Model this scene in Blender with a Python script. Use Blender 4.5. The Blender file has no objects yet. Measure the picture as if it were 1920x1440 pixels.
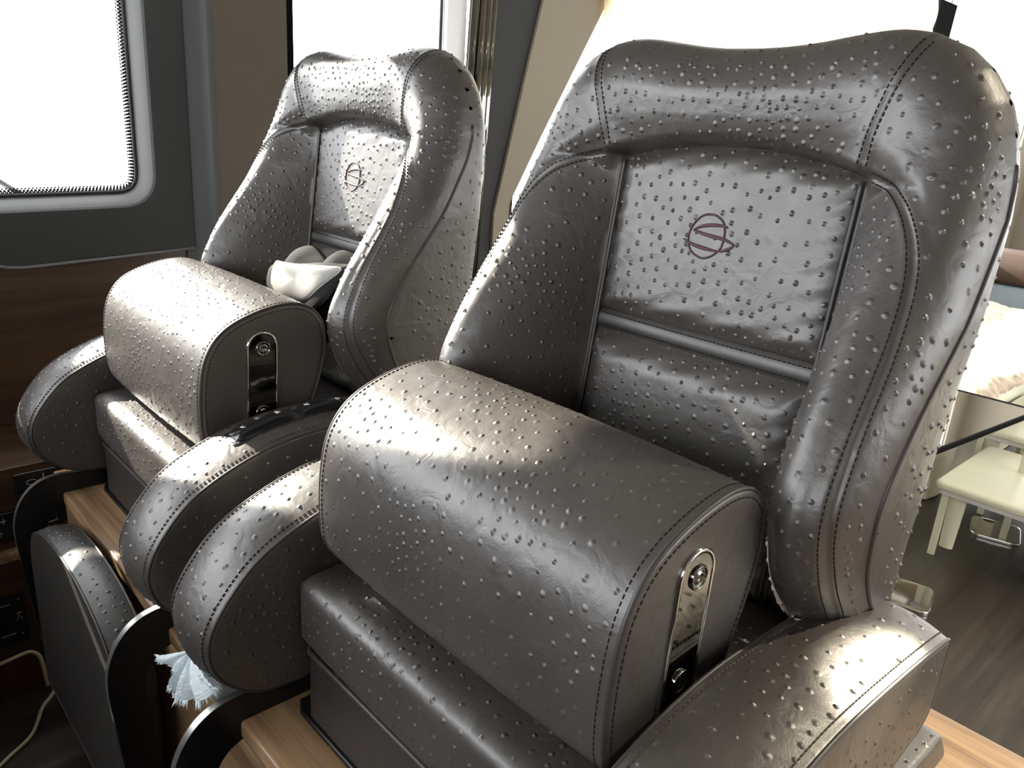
import bpy, math, random
import numpy as np
from mathutils import Matrix, Vector
random.seed(7); RNG = np.random.default_rng(11)
SC = bpy.context.scene
COL = SC.collection

# ------------------------------------------------------------------ camera, world, sun, exposure
cam_d = bpy.data.cameras.new('camera'); cam = bpy.data.objects.new('camera', cam_d); COL.objects.link(cam)
CAM_R = ((0.67726522, 0.73269548, 0.06685181), (0.27210246, -0.16501964, -0.94801306), (-0.68357302, 0.66024682, -0.31113030))
R_, D_, F_ = [Vector(r) for r in CAM_R]
m = Matrix((R_, -D_, -F_)).transposed().to_4x4(); m.translation = Vector((0.548, -0.844, 1.6))
cam.matrix_world = m
cam_d.sensor_fit = 'HORIZONTAL'; cam_d.sensor_width = 36.0; cam_d.lens = 36.0 * 1466.9 / 1920.0
cam_d.clip_start = 0.02; cam_d.clip_end = 200
SC.camera = cam

w = bpy.data.worlds.new('sky'); SC.world = w; w.use_nodes = True
bg = w.node_tree.nodes['Background']; bg.inputs[0].default_value = (0.95, 0.975, 1.0, 1); bg.inputs[1].default_value = 7.0

sun_d = bpy.data.lights.new('sun', 'SUN'); sun = bpy.data.objects.new('sun', sun_d); COL.objects.link(sun)
sun_d.energy = 19.0; sun_d.angle = math.radians(0.6); sun_d.color = (1.0, 0.93, 0.79)
SUN_DIR = Vector((-1.0, -0.22, 0.50)).normalized()      # towards the sun
sun.rotation_euler = SUN_DIR.to_track_quat('Z', 'Y').to_euler()

SC.view_settings.view_transform = 'Standard'; SC.view_settings.look = 'None'
SC.view_settings.gamma = 1.0; SC.view_settings.exposure = 0.35
SC.view_settings.use_curve_mapping = False
SC.cycles.use_denoising = True
SC.cycles.max_bounces = 8; SC.cycles.sample_clamp_indirect = 8.0

# ------------------------------------------------------------------ materials
def new_mat(name):
    mt = bpy.data.materials.new(name); mt.use_nodes = True
    nt = mt.node_tree; b = nt.nodes['Principled BSDF']
    return mt, nt, b
def N(nt, t, **kw):
    n = nt.nodes.new(t)
    for k, v in kw.items():
        if k in n.inputs: n.inputs[k].default_value = v
        else: setattr(n, k, v)
    return n
def ramp(nt, stops):
    r = nt.nodes.new('ShaderNodeValToRGB'); e = r.color_ramp.elements
    while len(e) < len(stops): e.new(0.5)
    for el, (p, c) in zip(e, stops): el.position = p; el.color = (*c, 1)
    return r
def plain(name, col, rough=0.5, metal=0.0, spec=0.5, bump=0.0, bscale=200.0, var=0.0, vscale=8.0):
    mt, nt, b = new_mat(name)
    b.inputs['Base Color'].default_value = (*col, 1); b.inputs['Roughness'].default_value = rough
    b.inputs['Metallic'].default_value = metal; b.inputs['Specular IOR Level'].default_value = spec
    tc = N(nt, 'ShaderNodeTexCoord')
    if var > 0:
        n = N(nt, 'ShaderNodeTexNoise', Scale=vscale, Detail=3.0)
        nt.links.new(tc.outputs['Object'], n.inputs['Vector'])
        r = ramp(nt, [(0.3, tuple(c * (1 - var) for c in col)), (0.7, tuple(min(1, c * (1 + var)) for c in col))])
        nt.links.new(n.outputs['Fac'], r.inputs[0]); nt.links.new(r.outputs[0], b.inputs['Base Color'])
    if bump > 0:
        n = N(nt, 'ShaderNodeTexNoise', Scale=bscale, Detail=3.0)
        nt.links.new(tc.outputs['Object'], n.inputs['Vector'])
        bp = N(nt, 'ShaderNodeBump', Strength=bump, Distance=0.001)
        nt.links.new(n.outputs['Fac'], bp.inputs['Height']); nt.links.new(bp.outputs[0], b.inputs['Normal'])
    return mt
def leather(name, col, rough, wr=0.35):
    mt, nt, b = new_mat(name)
    tc = N(nt, 'ShaderNodeTexCoord')
    n1 = N(nt, 'ShaderNodeTexNoise', Scale=9.0, Detail=4.0); nt.links.new(tc.outputs['Object'], n1.inputs['Vector'])
    r = ramp(nt, [(0.3, tuple(c * .85 for c in col)), (0.7, tuple(c * 1.15 for c in col))])
    nt.links.new(n1.outputs['Fac'], r.inputs[0]); nt.links.new(r.outputs[0], b.inputs['Base Color'])
    rr = N(nt, 'ShaderNodeMapRange'); rr.inputs['To Min'].default_value = rough - .05; rr.inputs['To Max'].default_value = rough + .07
    n2 = N(nt, 'ShaderNodeTexNoise', Scale=40.0, Detail=3.0); nt.links.new(tc.outputs['Object'], n2.inputs['Vector'])
    nt.links.new(n2.outputs['Fac'], rr.inputs['Value']); nt.links.new(rr.outputs[0], b.inputs['Roughness'])
    # fine grain + soft creases
    g = N(nt, 'ShaderNodeTexNoise', Scale=520.0, Detail=2.0); nt.links.new(tc.outputs['Object'], g.inputs['Vector'])
    c = N(nt, 'ShaderNodeTexNoise', Scale=34.0, Detail=2.5, Distortion=0.8); nt.links.new(tc.outputs['Object'], c.inputs['Vector'])
    b1 = N(nt, 'ShaderNodeBump', Strength=0.25, Distance=0.0006); nt.links.new(g.outputs['Fac'], b1.inputs['Height'])
    b2 = N(nt, 'ShaderNodeBump', Strength=wr, Distance=0.004); nt.links.new(c.outputs['Fac'], b2.inputs['Height'])
    nt.links.new(b1.outputs[0], b2.inputs['Normal']); nt.links.new(b2.outputs[0], b.inputs['Normal'])
    b.inputs['Specular IOR Level'].default_value = 0.95
    return mt
def wood(name, c0, c1, axis, rough=0.4, scale=1.0, coat=0.0):
    mt, nt, b = new_mat(name)
    tc = N(nt, 'ShaderNodeTexCoord'); mp = N(nt, 'ShaderNodeMapping')
    s = [26 * scale] * 3; s[axis] = 1.3 * scale; mp.inputs['Scale'].default_value = s
    nt.links.new(tc.outputs['Object'], mp.inputs['Vector'])
    n1 = N(nt, 'ShaderNodeTexNoise', Scale=1.0, Detail=6.0, Distortion=0.6); nt.links.new(mp.outputs[0], n1.inputs['Vector'])
    mp2 = N(nt, 'ShaderNodeMapping'); s2 = [170 * scale] * 3; s2[axis] = 5 * scale; mp2.inputs['Scale'].default_value = s2
    nt.links.new(tc.outputs['Object'], mp2.inputs['Vector'])
    n2 = N(nt, 'ShaderNodeTexNoise', Scale=1.0, Detail=3.0); nt.links.new(mp2.outputs[0], n2.inputs['Vector'])
    mx = N(nt, 'ShaderNodeMath', operation='MULTIPLY_ADD'); mx.inputs[1].default_value = 0.45
    nt.links.new(n2.outputs['Fac'], mx.inputs[0]); nt.links.new(n1.outputs['Fac'], mx.inputs[2])
    r = ramp(nt, [(0.5, c0), (0.95, c1)]); nt.links.new(mx.outputs[0], r.inputs[0])
    nt.links.new(r.outputs[0], b.inputs['Base Color']); b.inputs['Roughness'].default_value = rough
    bp = N(nt, 'ShaderNodeBump', Strength=0.15, Distance=0.0006); nt.links.new(n2.outputs['Fac'], bp.inputs['Height'])
    nt.links.new(bp.outputs[0], b.inputs['Normal']); b.inputs['Coat Weight'].default_value = coat
    return mt
def glass(name, tint=(1, 1, 1), refl=0.06):
    mt = bpy.data.materials.new(name); mt.use_nodes = True; nt = mt.node_tree
    nt.nodes.remove(nt.nodes['Principled BSDF']); out = nt.nodes['Material Output']
    t = N(nt, 'ShaderNodeBsdfTransparent'); t.inputs[0].default_value = (*tint, 1)
    g = N(nt, 'ShaderNodeBsdfGlossy'); g.inputs['Roughness'].default_value = 0.02
    f = N(nt, 'ShaderNodeFresnel', IOR=1.3); mx = N(nt, 'ShaderNodeMixShader')
    nt.links.new(f.outputs[0], mx.inputs[0]); nt.links.new(t.outputs[0], mx.inputs[1]); nt.links.new(g.outputs[0], mx.inputs[2])
    nt.links.new(mx.outputs[0], out.inputs[0])
    return mt
def cloth_translucent(name, col, amt=0.5, bump=0.3, bscale=60):
    mt, nt, b = new_mat(name); out = nt.nodes['Material Output']
    b.inputs['Base Color'].default_value = (*col, 1); b.inputs['Roughness'].default_value = 0.9
    t = N(nt, 'ShaderNodeBsdfTranslucent'); t.inputs[0].default_value = (*col, 1)
    mx = N(nt, 'ShaderNodeMixShader'); mx.inputs[0].default_value = amt
    nt.links.new(b.outputs[0], mx.inputs[1]); nt.links.new(t.outputs[0], mx.inputs[2]); nt.links.new(mx.outputs[0], out.inputs[0])
    tc = N(nt, 'ShaderNodeTexCoord'); n = N(nt, 'ShaderNodeTexNoise', Scale=float(bscale), Detail=4.0); nt.links.new(tc.outputs['Object'], n.inputs['Vector'])
    bp = N(nt, 'ShaderNodeBump', Strength=bump, Distance=0.002); nt.links.new(n.outputs['Fac'], bp.inputs['Height'])
    nt.links.new(bp.outputs[0], b.inputs['Normal']); nt.links.new(bp.outputs[0], t.inputs['Normal'])
    return mt

M_LEATHER = leather('ostrich_leather', (0.040, 0.034, 0.030), 0.42)
M_LEATHER_S = leather('smooth_leather', (0.016, 0.0135, 0.012), 0.47, 0.12)
M_PIPE = plain('piping_leather', (0.030, 0.026, 0.023), 0.48)
M_THREAD = plain('brown_thread', (0.012, 0.009, 0.008), 0.9, spec=.15)
M_THREAD_RED = plain('burgundy_thread', (0.060, 0.026, 0.029), 0.6, bump=.6, bscale=1500)
M_BLACKMETAL = plain('black_powder_coat', (0.006, 0.006, 0.0065), 0.30, 0.0, 0.5, .05, 600)
M_EDGE = plain('brushed_edge', (0.65, 0.64, 0.60), 0.35, 0.9)
M_EDGEGLINT = plain('painted_edge_glint', (0.30, 0.295, 0.28), 0.28, 0.8)  # window glint on the black footrest arms, given as a paler metal
M_CHROME = plain('chrome', (0.72, 0.71, 0.68), 0.08, 1.0)
M_DARKCHROME = plain('dark_polished_steel', (0.20, 0.195, 0.175), 0.07, 1.0)
M_BLACKPL = plain('black_gloss_plastic', (0.012, 0.012, 0.014), 0.16)
M_WHITEMARK = plain('white_print', (0.8, 0.8, 0.8), 0.5)
M_GREYMARK = plain('grey_print', (0.22, 0.22, 0.22), 0.6)
M_WOOD_PLINTH = wood('walnut_plinth', (0.098, 0.052, 0.025), (0.37, 0.235, 0.125), 0, 0.42, 1.0, .05)
M_WOOD_DARK = wood('dark_walnut', (0.020, 0.0105, 0.0055), (0.070, 0.037, 0.019), 1, 0.40, .8, .0)
M_FLOOR = wood('wenge_floor', (0.010, 0.008, 0.007), (0.045, 0.037, 0.030), 1, 0.33, .9, .1)
M_GREY = plain('charcoal_lining', (0.026, 0.0265, 0.025), 0.85, bump=.15, bscale=900)
M_GREYL = plain('grey_window_reveal', (0.145, 0.148, 0.150), 0.6)
M_BROWNFAB = plain('taupe_pillar_fabric', (0.075, 0.063, 0.045), 0.85, bump=.3, bscale=700)
M_BEIGE = plain('beige_pillar_lining', (0.25, 0.215, 0.16), 0.75, bump=.15, bscale=600)
M_BEIGEWALL = plain('cream_lining', (0.30, 0.26, 0.20), 0.7)
M_CEIL = plain('ceiling_lining', (0.22, 0.20, 0.175), 0.8)
M_RUBBER = plain('black_rubber', (0.012, 0.012, 0.012), 0.5)
M_MATTE = plain('matte_black', (0.004, 0.004, 0.004), 0.9, spec=.05)
M_WHITE = plain('white_gelcoat', (0.80, 0.80, 0.78), 0.3)
M_CREAMW = plain('cream_white_lacquer', (0.76, 0.75, 0.58), 0.3, var=.03)
M_GLASS = glass('clear_glass')
M_GLASST = glass('greenish_table_glass', (0.93, 0.98, 0.94))
M_BLIND = cloth_translucent('cream_blind', (0.66, 0.54, 0.33), 0.55)
M_THROW = plain('beige_fur', (0.56, 0.46, 0.36), 0.9, bump=1.0, bscale=90, var=.28, vscale=26)
M_SOFA = plain('dark_brown_sofa_leather', (0.050, 0.026, 0.016), 0.5)
M_BLUEGREY = plain('blue_grey_fabric', (0.24, 0.28, 0.31), 0.8, bump=.3)
M_TISSUE = cloth_translucent('white_tissue', (0.84, 0.93, 0.97), 0.35, .8, 220)
M_FILM = cloth_translucent('grey_film', (0.55, 0.55, 0.55), 0.4)
M_POUCHG = plain('grey_pouch_fabric', (0.013, 0.0127, 0.012), 0.9, spec=.25, bump=.4, bscale=800)
M_POUCHW = plain('white_satin_flap', (0.25, 0.245, 0.23), 0.4)
M_POUCHD = plain('charcoal_binding', (0.008, 0.008, 0.008), 0.8, spec=.2, bump=.3, bscale=900)
M_CABLE = plain('cream_cable', (0.46, 0.40, 0.27), 0.5)
M_GREYRAIL = plain('grey_rail', (0.035, 0.035, 0.036), 0.4)
M_LAMP = bpy.data.materials.new('added_lamp_glow'); M_LAMP.use_nodes = True
_b = M_LAMP.node_tree.nodes['Principled BSDF']; _b.inputs['Emission Color'].default_value = (1, .86, .62, 1); _b.inputs['Emission Strength'].default_value = 60.0

# ------------------------------------------------------------------ mesh helpers
class MB:
    """collects vertices and faces, then links them as ONE mesh object"""
    def __init__(s): s.v = []; s.f = []; s.n = 0
    def add(s, verts, faces):
        verts = np.asarray(verts, float); s.v.append(verts)
        o = s.n; s.f.extend([tuple(i + o for i in f) for f in faces]); s.n += len(verts); return s
    def verts(s): return np.concatenate(s.v)
    def build(s, name, mat, parent=None, origin=(0, 0, 0), smooth=True, angle=None):
        me = bpy.data.meshes.new(name); me.from_pydata((s.verts() - np.array(origin)).tolist(), [], s.f)
        me.materials.append(mat)
        me.polygons.foreach_set('use_smooth', [smooth] * len(me.polygons)); me.update()
        if angle is not None:
            try: me.set_sharp_from_angle(angle=math.radians(angle))
            except Exception: pass
        o = bpy.data.objects.new(name, me); COL.objects.link(o)
        if parent is not None: o.parent = parent
        return o
    def grid(s, P, flip=False, wrap=False):
        P = np.asarray(P, float); a, b = P.shape[:2]; f = []
        for i in range(a - 1):
            for j in range(b if wrap else b - 1):
                k = (j + 1) % b
                q = (i * b + j, i * b + k, (i + 1) * b + k, (i + 1) * b + j)
                f.append(q[::-1] if flip else q)
        return s.add(P.reshape(-1, 3), f)
    def box(s, x0, x1, y0, y1, z0, z1):
        v = [(x, y, z) for x in (x0, x1) for y in (y0, y1) for z in (z0, z1)]
        return s.add(v, [(0, 1, 3, 2), (4, 6, 7, 5), (0, 4, 5, 1), (2, 3, 7, 6), (0, 2, 6, 4), (1, 5, 7, 3)])
    def tube(s, pts, r, n=8, closed=False, caps=True):
        P = np.asarray(pts, float); m_ = len(P)
        if closed: T = np.roll(P, -1, 0) - np.roll(P, 1, 0)
        else: T = np.gradient(P, axis=0)
        T /= np.linalg.norm(T, axis=1)[:, None] + 1e-12
        u = np.array([0, 0, 1.0]) if abs(T[0][2]) < .9 else np.array([1.0, 0, 0])
        rr = np.broadcast_to(np.asarray(r, float), (m_,)); rings = []
        for i in range(m_):
            u = u - T[i] * (u @ T[i]); u /= np.linalg.norm(u) + 1e-12; vv = np.cross(T[i], u)
            a = np.arange(n) * 2 * np.pi / n
            rings.append(P[i] + rr[i] * (np.cos(a)[:, None] * u + np.sin(a)[:, None] * vv))
        rings = np.array(rings); b0 = s.n
        if closed: rings = np.concatenate([rings, rings[:1]])
        s.grid(rings, wrap=True)
        if caps and not closed:
            s.f.append(tuple(b0 + j for j in range(n))[::-1]); s.f.append(tuple(b0 + (m_ - 1) * n + j for j in range(n)))
        return s
    def prism(s, poly, axis, a, b):
        """closed polygon in the two other axes, extruded along axis"""
        n = len(poly); oth = [i for i in range(3) if i != axis]; v = np.zeros((2 * n, 3))
        for k, val in enumerate((a, b)):
            v[k * n:(k + 1) * n, oth[0]] = [p[0] for p in poly]; v[k * n:(k + 1) * n, oth[1]] = [p[1] for p in poly]; v[k * n:(k + 1) * n, axis] = val
        f = [tuple(range(n)), tuple(range(2 * n - 1, n - 1, -1))] + [(i, i + n, (i + 1) % n + n, (i + 1) % n) for i in range(n)]
        return s.add(v, f)
    def disc(s, c, nrm, r, depth, n=24, bevel=0.2):
        c = np.array(c, float); nrm = np.array(nrm, float); nrm /= np.linalg.norm(nrm)
        u = np.cross(nrm, [0, 0, 1.0]); u = u / np.linalg.norm(u) if np.linalg.norm(u) > .1 else np.array([1.0, 0, 0]); vv = np.cross(nrm, u)
        a = np.arange(n) * 2 * np.pi / n; ring = np.cos(a)[:, None] * u + np.sin(a)[:, None] * vv
        L = [c + ring * r, c + ring * r + nrm * depth * (1 - bevel), c + ring * r * (1 - bevel * .6) + nrm * depth]
        b0 = s.n; s.grid(np.array(L), wrap=True); s.f.append(tuple(b0 + 2 * n + j for j in range(n))); s.f.append(tuple(b0 + j for j in range(n))[::-1]); return s
def link_props(o, label=None, cat=None, group=None, kind=None):
    if label: o['label'] = label
    if cat: o['category'] = cat
    if group: o['group'] = group
    if kind: o['kind'] = kind
    return o
def thing(name, label, cat, loc, group=None):
    o = bpy.data.objects.new(name, None); COL.objects.link(o); o.location = loc; o.empty_display_size = .1
    return link_props(o, label, cat, group)
def catmull(pts, n, closed=True):
    P = np.asarray(pts, float); m_ = len(P); out = []
    seg = m_ if closed else m_ - 1
    for i in range(seg):
        g = (lambda k: P[k % m_]) if closed else (lambda k: P[min(max(k, 0), m_ - 1)])
        a, b, c, d = g(i - 1), g(i), g(i + 1), g(i + 2)
        for t in np.linspace(0, 1, 14, endpoint=False):
            out.append(.5 * ((2 * b) + (-a + c) * t + (2 * a - 5 * b + 4 * c - d) * t ** 2 + (-a + 3 * b - 3 * c + d) * t ** 3))
    if not closed: out.append(P[-1])
    return resample(np.array(out), n, closed)
def resample(P, n, closed=False):
    P = np.asarray(P, float)
    if closed: P = np.concatenate([P, P[:1]])
    L = np.concatenate([[0], np.cumsum(np.linalg.norm(np.diff(P, axis=0), axis=1))])
    t = np.linspace(0, L[-1], n, endpoint=not closed)
    return np.stack([np.interp(t, L, P[:, k]) for k in range(P.shape[1])], 1)
def rounded_poly(corners, n):
    """corners: (x, y, radius); returns n points evenly spaced round the closed outline"""
    out = []; m_ = len(corners)
    for i in range(m_):
        p = np.array(corners[i][:2]); r = corners[i][2]
        a = np.array(corners[i - 1][:2]) - p; b = np.array(corners[(i + 1) % m_][:2]) - p
        la, lb = np.linalg.norm(a), np.linalg.norm(b); a /= la; b /= lb
        ang = math.acos(np.clip(a @ b, -1, 1)); d = min(r / math.tan(ang / 2), la * .49, lb * .49)
        for t in np.linspace(0, 1, 9): q = (1 - t) ** 2 * (p + a * d) + 2 * t * (1 - t) * p + t * t * (p + b * d); out.append(q)
    return resample(np.array(out), n, True)
def inset(P, d):
    T = np.roll(P, -1, 0) - np.roll(P, 1, 0); T /= np.linalg.norm(T, axis=1)[:, None]
    Nn = np.stack([-T[:, 1], T[:, 0]], 1)
    area = np.sum(P[:, 0] * np.roll(P[:, 1], -1) - np.roll(P[:, 0], -1) * P[:, 1])
    return P + (Nn if area > 0 else -Nn) * d

def add_bumps(mb, spacing=0.019, r=0.0036, h=0.0019, seed=0, vary=0.45, keep=None, n=8):
    """ostrich quills: low domes set into the surface, random, at least `spacing` apart"""
    rng = np.random.default_rng(seed); V = mb.verts(); tris = []
    for f in mb.f:
        tris.append((f[0], f[1], f[2]))
        if len(f) == 4: tris.append((f[0], f[2], f[3]))
    T = np.array(tris); A, B, Cc = V[T[:, 0]], V[T[:, 1]], V[T[:, 2]]
    nr = np.cross(B - A, Cc - A); ar = np.linalg.norm(nr, axis=1) / 2
    vn = np.zeros_like(V); [np.add.at(vn, T[:, k], nr) for k in range(3)]
    vn /= np.linalg.norm(vn, axis=1)[:, None] + 1e-15
    nc = int(ar.sum() / spacing ** 2 * 6); idx = rng.choice(len(T), nc, p=ar / ar.sum())
    u = rng.random((nc, 2)); s_ = np.sqrt(u[:, 0]); w0, w1, w2 = 1 - s_, s_ * (1 - u[:, 1]), s_ * u[:, 1]
    P = A[idx] * w0[:, None] + B[idx] * w1[:, None] + Cc[idx] * w2[:, None]
    Nn = vn[T[idx, 0]] * w0[:, None] + vn[T[idx, 1]] * w1[:, None] + vn[T[idx, 2]] * w2[:, None]; Nn /= np.linalg.norm(Nn, axis=1)[:, None] + 1e-15
    if keep is not None:
        k = keep(P, Nn); P, Nn = P[k], Nn[k]
    dens = 1 + vary * np.sin(P[:, 0] * 23 + 1.3 * seed) * np.sin(P[:, 1] * 19 + P[:, 2] * 27 + seed)
    cell = {}; kept = []; g = spacing * 1.6
    for i in range(len(P)):
        key = tuple((P[i] // g).astype(int)); d = spacing * dens[i]; ok = True
        for a in (-1, 0, 1):
            for b in (-1, 0, 1):
                for c in (-1, 0, 1):
                    for j in cell.get((key[0] + a, key[1] + b, key[2] + c), ()):
                        if np.sum((P[i] - P[j]) ** 2) < d * d: ok = False; break
                    if not ok: break
                if not ok: break
            if not ok: break
        if ok: cell.setdefault(key, []).append(i); kept.append(i)
    ang = np.arange(n) * 2 * np.pi / n; vs = []; fs = []; o = 0
    for i in kept:
        nn = Nn[i]; t = np.cross(nn, [0.3, 0.5, 0.81]); t /= np.linalg.norm(t); b = np.cross(nn, t)
        rr = r * rng.uniform(.75, 1.2); hh = h * rng.uniform(.6, 1.25); ring = np.cos(ang)[:, None] * t + np.sin(ang)[:, None] * b
        lean = t * rng.uniform(-.25, .25) * rr + b * rng.uniform(-.25, .25) * rr
        for (rf, hf) in ((1.55, -.12), (1.0, .16), (.62, .62), (.3, .93)): vs.append(P[i] + ring * rr * rf + nn * hh * hf + lean * max(hf, 0))
        vs.append((P[i] + nn * hh + lean)[None])
        for q in range(3):
            for j in range(n): k = (j + 1) % n; fs.append((o + q * n + j, o + q * n + k, o + (q + 1) * n + k, o + (q + 1) * n + j))
        fs += [(o + 3 * n + j, o + 3 * n + (j + 1) % n, o + 4 * n) for j in range(n)]; o += 4 * n + 1
    if vs: mb.add(np.concatenate(vs), fs)
    return mb

def pad(outline, axis, a, b, round_a=0.008, round_b=0.008, crown=0.0, nx=14, dome=0.0, steps=5):
    """upholstered block: outline (two other axes) swept along axis from a to b with rounded rims and filled ends"""
    P = np.asarray(outline, float); c = P.mean(0); rings = []
    oth = [i for i in range(3) if i != axis]
    def ring(Q, v):
        R = np.zeros((len(Q), 3)); R[:, oth[0]] = Q[:, 0]; R[:, oth[1]] = Q[:, 1]; R[:, axis] = v; rings.append(R)
    Qa = inset(P, round_a); Qb = inset(P, round_b)
    for s in (0.0, .2, .4, .6, .8, .92): ring(c + (Qa - c) * max(s, 1e-3), a - dome * (1 - s * s))
    for t in np.linspace(0, 1, steps): th = t * math.pi / 2; ring(inset(P, round_a * (1 - math.sin(th))), a + round_a * (1 - math.cos(th)))
    for t in np.linspace(0, 1, nx)[1:-1]: ring(inset(P, -crown * (1 - (2 * t - 1) ** 2)), a + round_a + (b - round_b - a - round_a) * t)
    for t in np.linspace(1, 0, steps): th = t * math.pi / 2; ring(inset(P, round_b * (1 - math.sin(th))), b - round_b * (1 - math.cos(th)))
    for s in (.92, .8, .6, .4, .2, 0.0): ring(c + (Qb - c) * max(s, 1e-3), b + dome * (1 - s * s))
    G = np.array(rings); area = np.sum(P[:, 0] * np.roll(P[:, 1], -1) - np.roll(P[:, 0], -1) * P[:, 1])
    flip = (area > 0) != (axis == 1)
    mb = MB(); mb.grid(G, flip=not flip, wrap=True); return mb
def ring3(outline, axis, v):
    P = np.asarray(outline); oth = [i for i in range(3) if i != axis]; R = np.zeros((len(P), 3)); R[:, oth[0]] = P[:, 0]; R[:, oth[1]] = P[:, 1]; R[:, axis] = v; return R
def stitches(mb, pts, nrm, length=0.0042, gap=0.0022, wd=0.0007, ht=0.0006, closed=False):
    P = np.asarray(pts, float)
    if closed: P = np.concatenate([P, P[:1]])
    Nn = np.broadcast_to(np.asarray(nrm, float), P.shape) if np.ndim(nrm) == 1 else np.asarray(nrm, float)
    if closed and len(Nn) < len(P): Nn = np.concatenate([Nn, Nn[:1]])
    L = np.concatenate([[0], np.cumsum(np.linalg.norm(np.diff(P, axis=0), axis=1))]); s = 0
    at = lambda t, Q: np.array([np.interp(t, L, Q[:, k]) for k in range(3)])
    while s + length < L[-1]:
        a, b = at(s, P), at(s + length, P); n_ = at(s, Nn); n_ /= np.linalg.norm(n_) + 1e-9; d = b - a; d /= np.linalg.norm(d) + 1e-9
        u = np.cross(n_, d) * wd; h = n_ * ht
        v = [a - u - h, a + u - h, b + u - h, b - u - h, a - u * .6 + h, a + u * .6 + h, b + u * .6 + h, b - u * .6 + h]
        mb.add(v, [(4, 5, 6, 7), (0, 1, 5, 4), (1, 2, 6, 5), (2, 3, 7, 6), (3, 0, 4, 7)]); s += length + gap
    return mb

# ================================================================== SETTING
ZF = 0.25; XW = -1.60; ZC = 2.9; YA = 7.4; YB = -2.9; XR = 2.5
def struct(o, label=None): o['kind'] = 'structure'; return o
struct(MB().box(XW - .1, XR + .1, YB - .1, YA + .1, ZF - .06, ZF).build('floor', M_FLOOR, smooth=False))
struct(MB().box(XW - .1, XR + .1, YB - .1, YA + .1, ZC, ZC + .06).build('ceiling', M_CEIL, smooth=False))
# port side wall: wooden lower wall by the helm, cream lower wall further aft
struct(MB().box(XW - .08, XW, YB, 0.2631, ZF, 1.2273).build('wall_left', M_WOOD_DARK, smooth=False))
aft = MB(); aft.box(XW - .08, XW, 0.2631, YA, ZF, .9).box(XW - .08, XW, 1.1673, YA, .9, 1.18).box(XW - .08, XW, YB, 1.4, 2.5, ZC).box(XW - .08, XW, 1.4, YA, 2.86, ZC).box(XW - .08, XW, 7.0, YA, 1.18, 2.86)
struct(aft.build('wall_left_aft', M_BEIGEWALL, smooth=False))
# charcoal lining with the rounded window opening
wy0, wy1, wz0, wz1 = -0.765, -0.103, 1.3265, 2.198
hole = rounded_poly([(wy0, wz0, .09), (wy1, wz0 + .022, .085), (wy1, wz1, .09), (wy0, wz1, .09)], 160)
outer = []
oc = np.array([(-.87, 1.27), (-0.4978, 1.2273), (-0.4647, 1.2085), (-0.4206, 1.2063), (-0.0071, 1.2339), (-0.0071, 2.52), (-.87, 2.52)])
cen = hole.mean(0)
def ray_poly(c, d, poly):
    best = None
    for i in range(len(poly)):
        a, b = poly[i], poly[(i + 1) % len(poly)]; e = b - a; den = d[0] * e[1] - d[1] * e[0]
        if abs(den) < 1e-12: continue
        t = ((a - c)[0] * e[1] - (a - c)[1] * e[0]) / den; s = ((a - c)[0] * d[1] - (a - c)[1] * d[0]) / den
        if t > 0 and -1e-6 <= s <= 1 + 1e-6 and (best is None or t < best): best = t
    return c + d * best
outer = np.array([ray_poly(cen, h - cen, oc) for h in hole])
# make sure the true corners are present
for q in oc:
    k = np.argmin(np.linalg.norm(outer - q, axis=1)); outer[k] = q
px_ = XW + .014
L = MB(); L.grid(np.array([ring3(inset(outer, 0), 0, XW - .02), ring3(outer, 0, px_ - .004), ring3(inset(outer, .004), 0, px_), ring3(inset(hole, -.016), 0, px_), ring3(inset(hole, -.004), 0, px_ - .004), ring3(hole, 0, px_ - .012)]), wrap=True)
struct(L.build('trim_1', M_GREY, angle=40))
rev = MB(); rev.grid(np.array([ring3(hole, 0, px_ - .012), ring3(inset(hole, .010), 0, px_ - .020), ring3(inset(hole, .027), 0, XW - .035)]), wrap=True)
win1 = bpy.data.objects.new('window_1', None); COL.objects.link(win1); win1.location = (XW, -.4, 1.33); struct(win1)
def under(mb, name, mat, parent, **kw):
    o = Vector((0, 0, 0)); q = parent
    while q is not None: o += q.location; q = q.parent
    return mb.build(name, mat, parent, origin=tuple(o), **kw)
under(rev, 'reveal', M_GREYL, win1)
g1 = inset(hole, .027)
gk = MB(); gk.tube(ring3(inset(g1, .003), 0, XW - .034), .0045, 8, closed=True); under(gk, 'gasket', M_RUBBER, win1)
pane = MB(); gi = inset(g1, .001); pane.add(ring3(gi, 0, XW - .040), [tuple(range(len(gi)))]); under(pane, 'pane', M_GLASS, win1, smooth=False)
# printed dot border of the glass
fr = MB(); dots = resample(inset(g1, .0105), 300, True)
for row, rad in ((.0075, .0046), (.0130, .0038), (.0180, .0027)):
    for q in resample(inset(g1, row), 330, True):
        a = np.arange(6) * np.pi / 3; fr.add(np.stack([np.full(6, XW - .038), q[0] + rad * np.cos(a), q[1] + rad * np.sin(a)], 1), [(0, 1, 2, 3, 4, 5)])
o = under(fr, 'dot_border', M_RUBBER, win1, smooth=False); o['kind'] = 'stuff'
o = MB().tube([(px_ + .001, y, z) for y, z in [(-0.597, 1.2526), (-0.5308, 1.2339), (-0.4867, 1.2163), (-0.4536, 1.208), (-0.4206, 1.2058), (-0.2441, 1.2168), (-0.0126, 1.2328)]], .004, 8).build('trim_2', M_GREYL)
struct(o)
struct(MB().box(XW - .08, XW + .03, -1.03, -.872, 1.2, 2.52).build('trim_11', M_GREY, smooth=False))
fw = MB(); fw.box(XW - .06, XW + .012, YB, -1.031, 1.2, 1.34).box(XW - .06, XW + .012, YB, -1.031, 2.36, 2.52); struct(fw.build('wall_left_forward', M_GREY, smooth=False))
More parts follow.
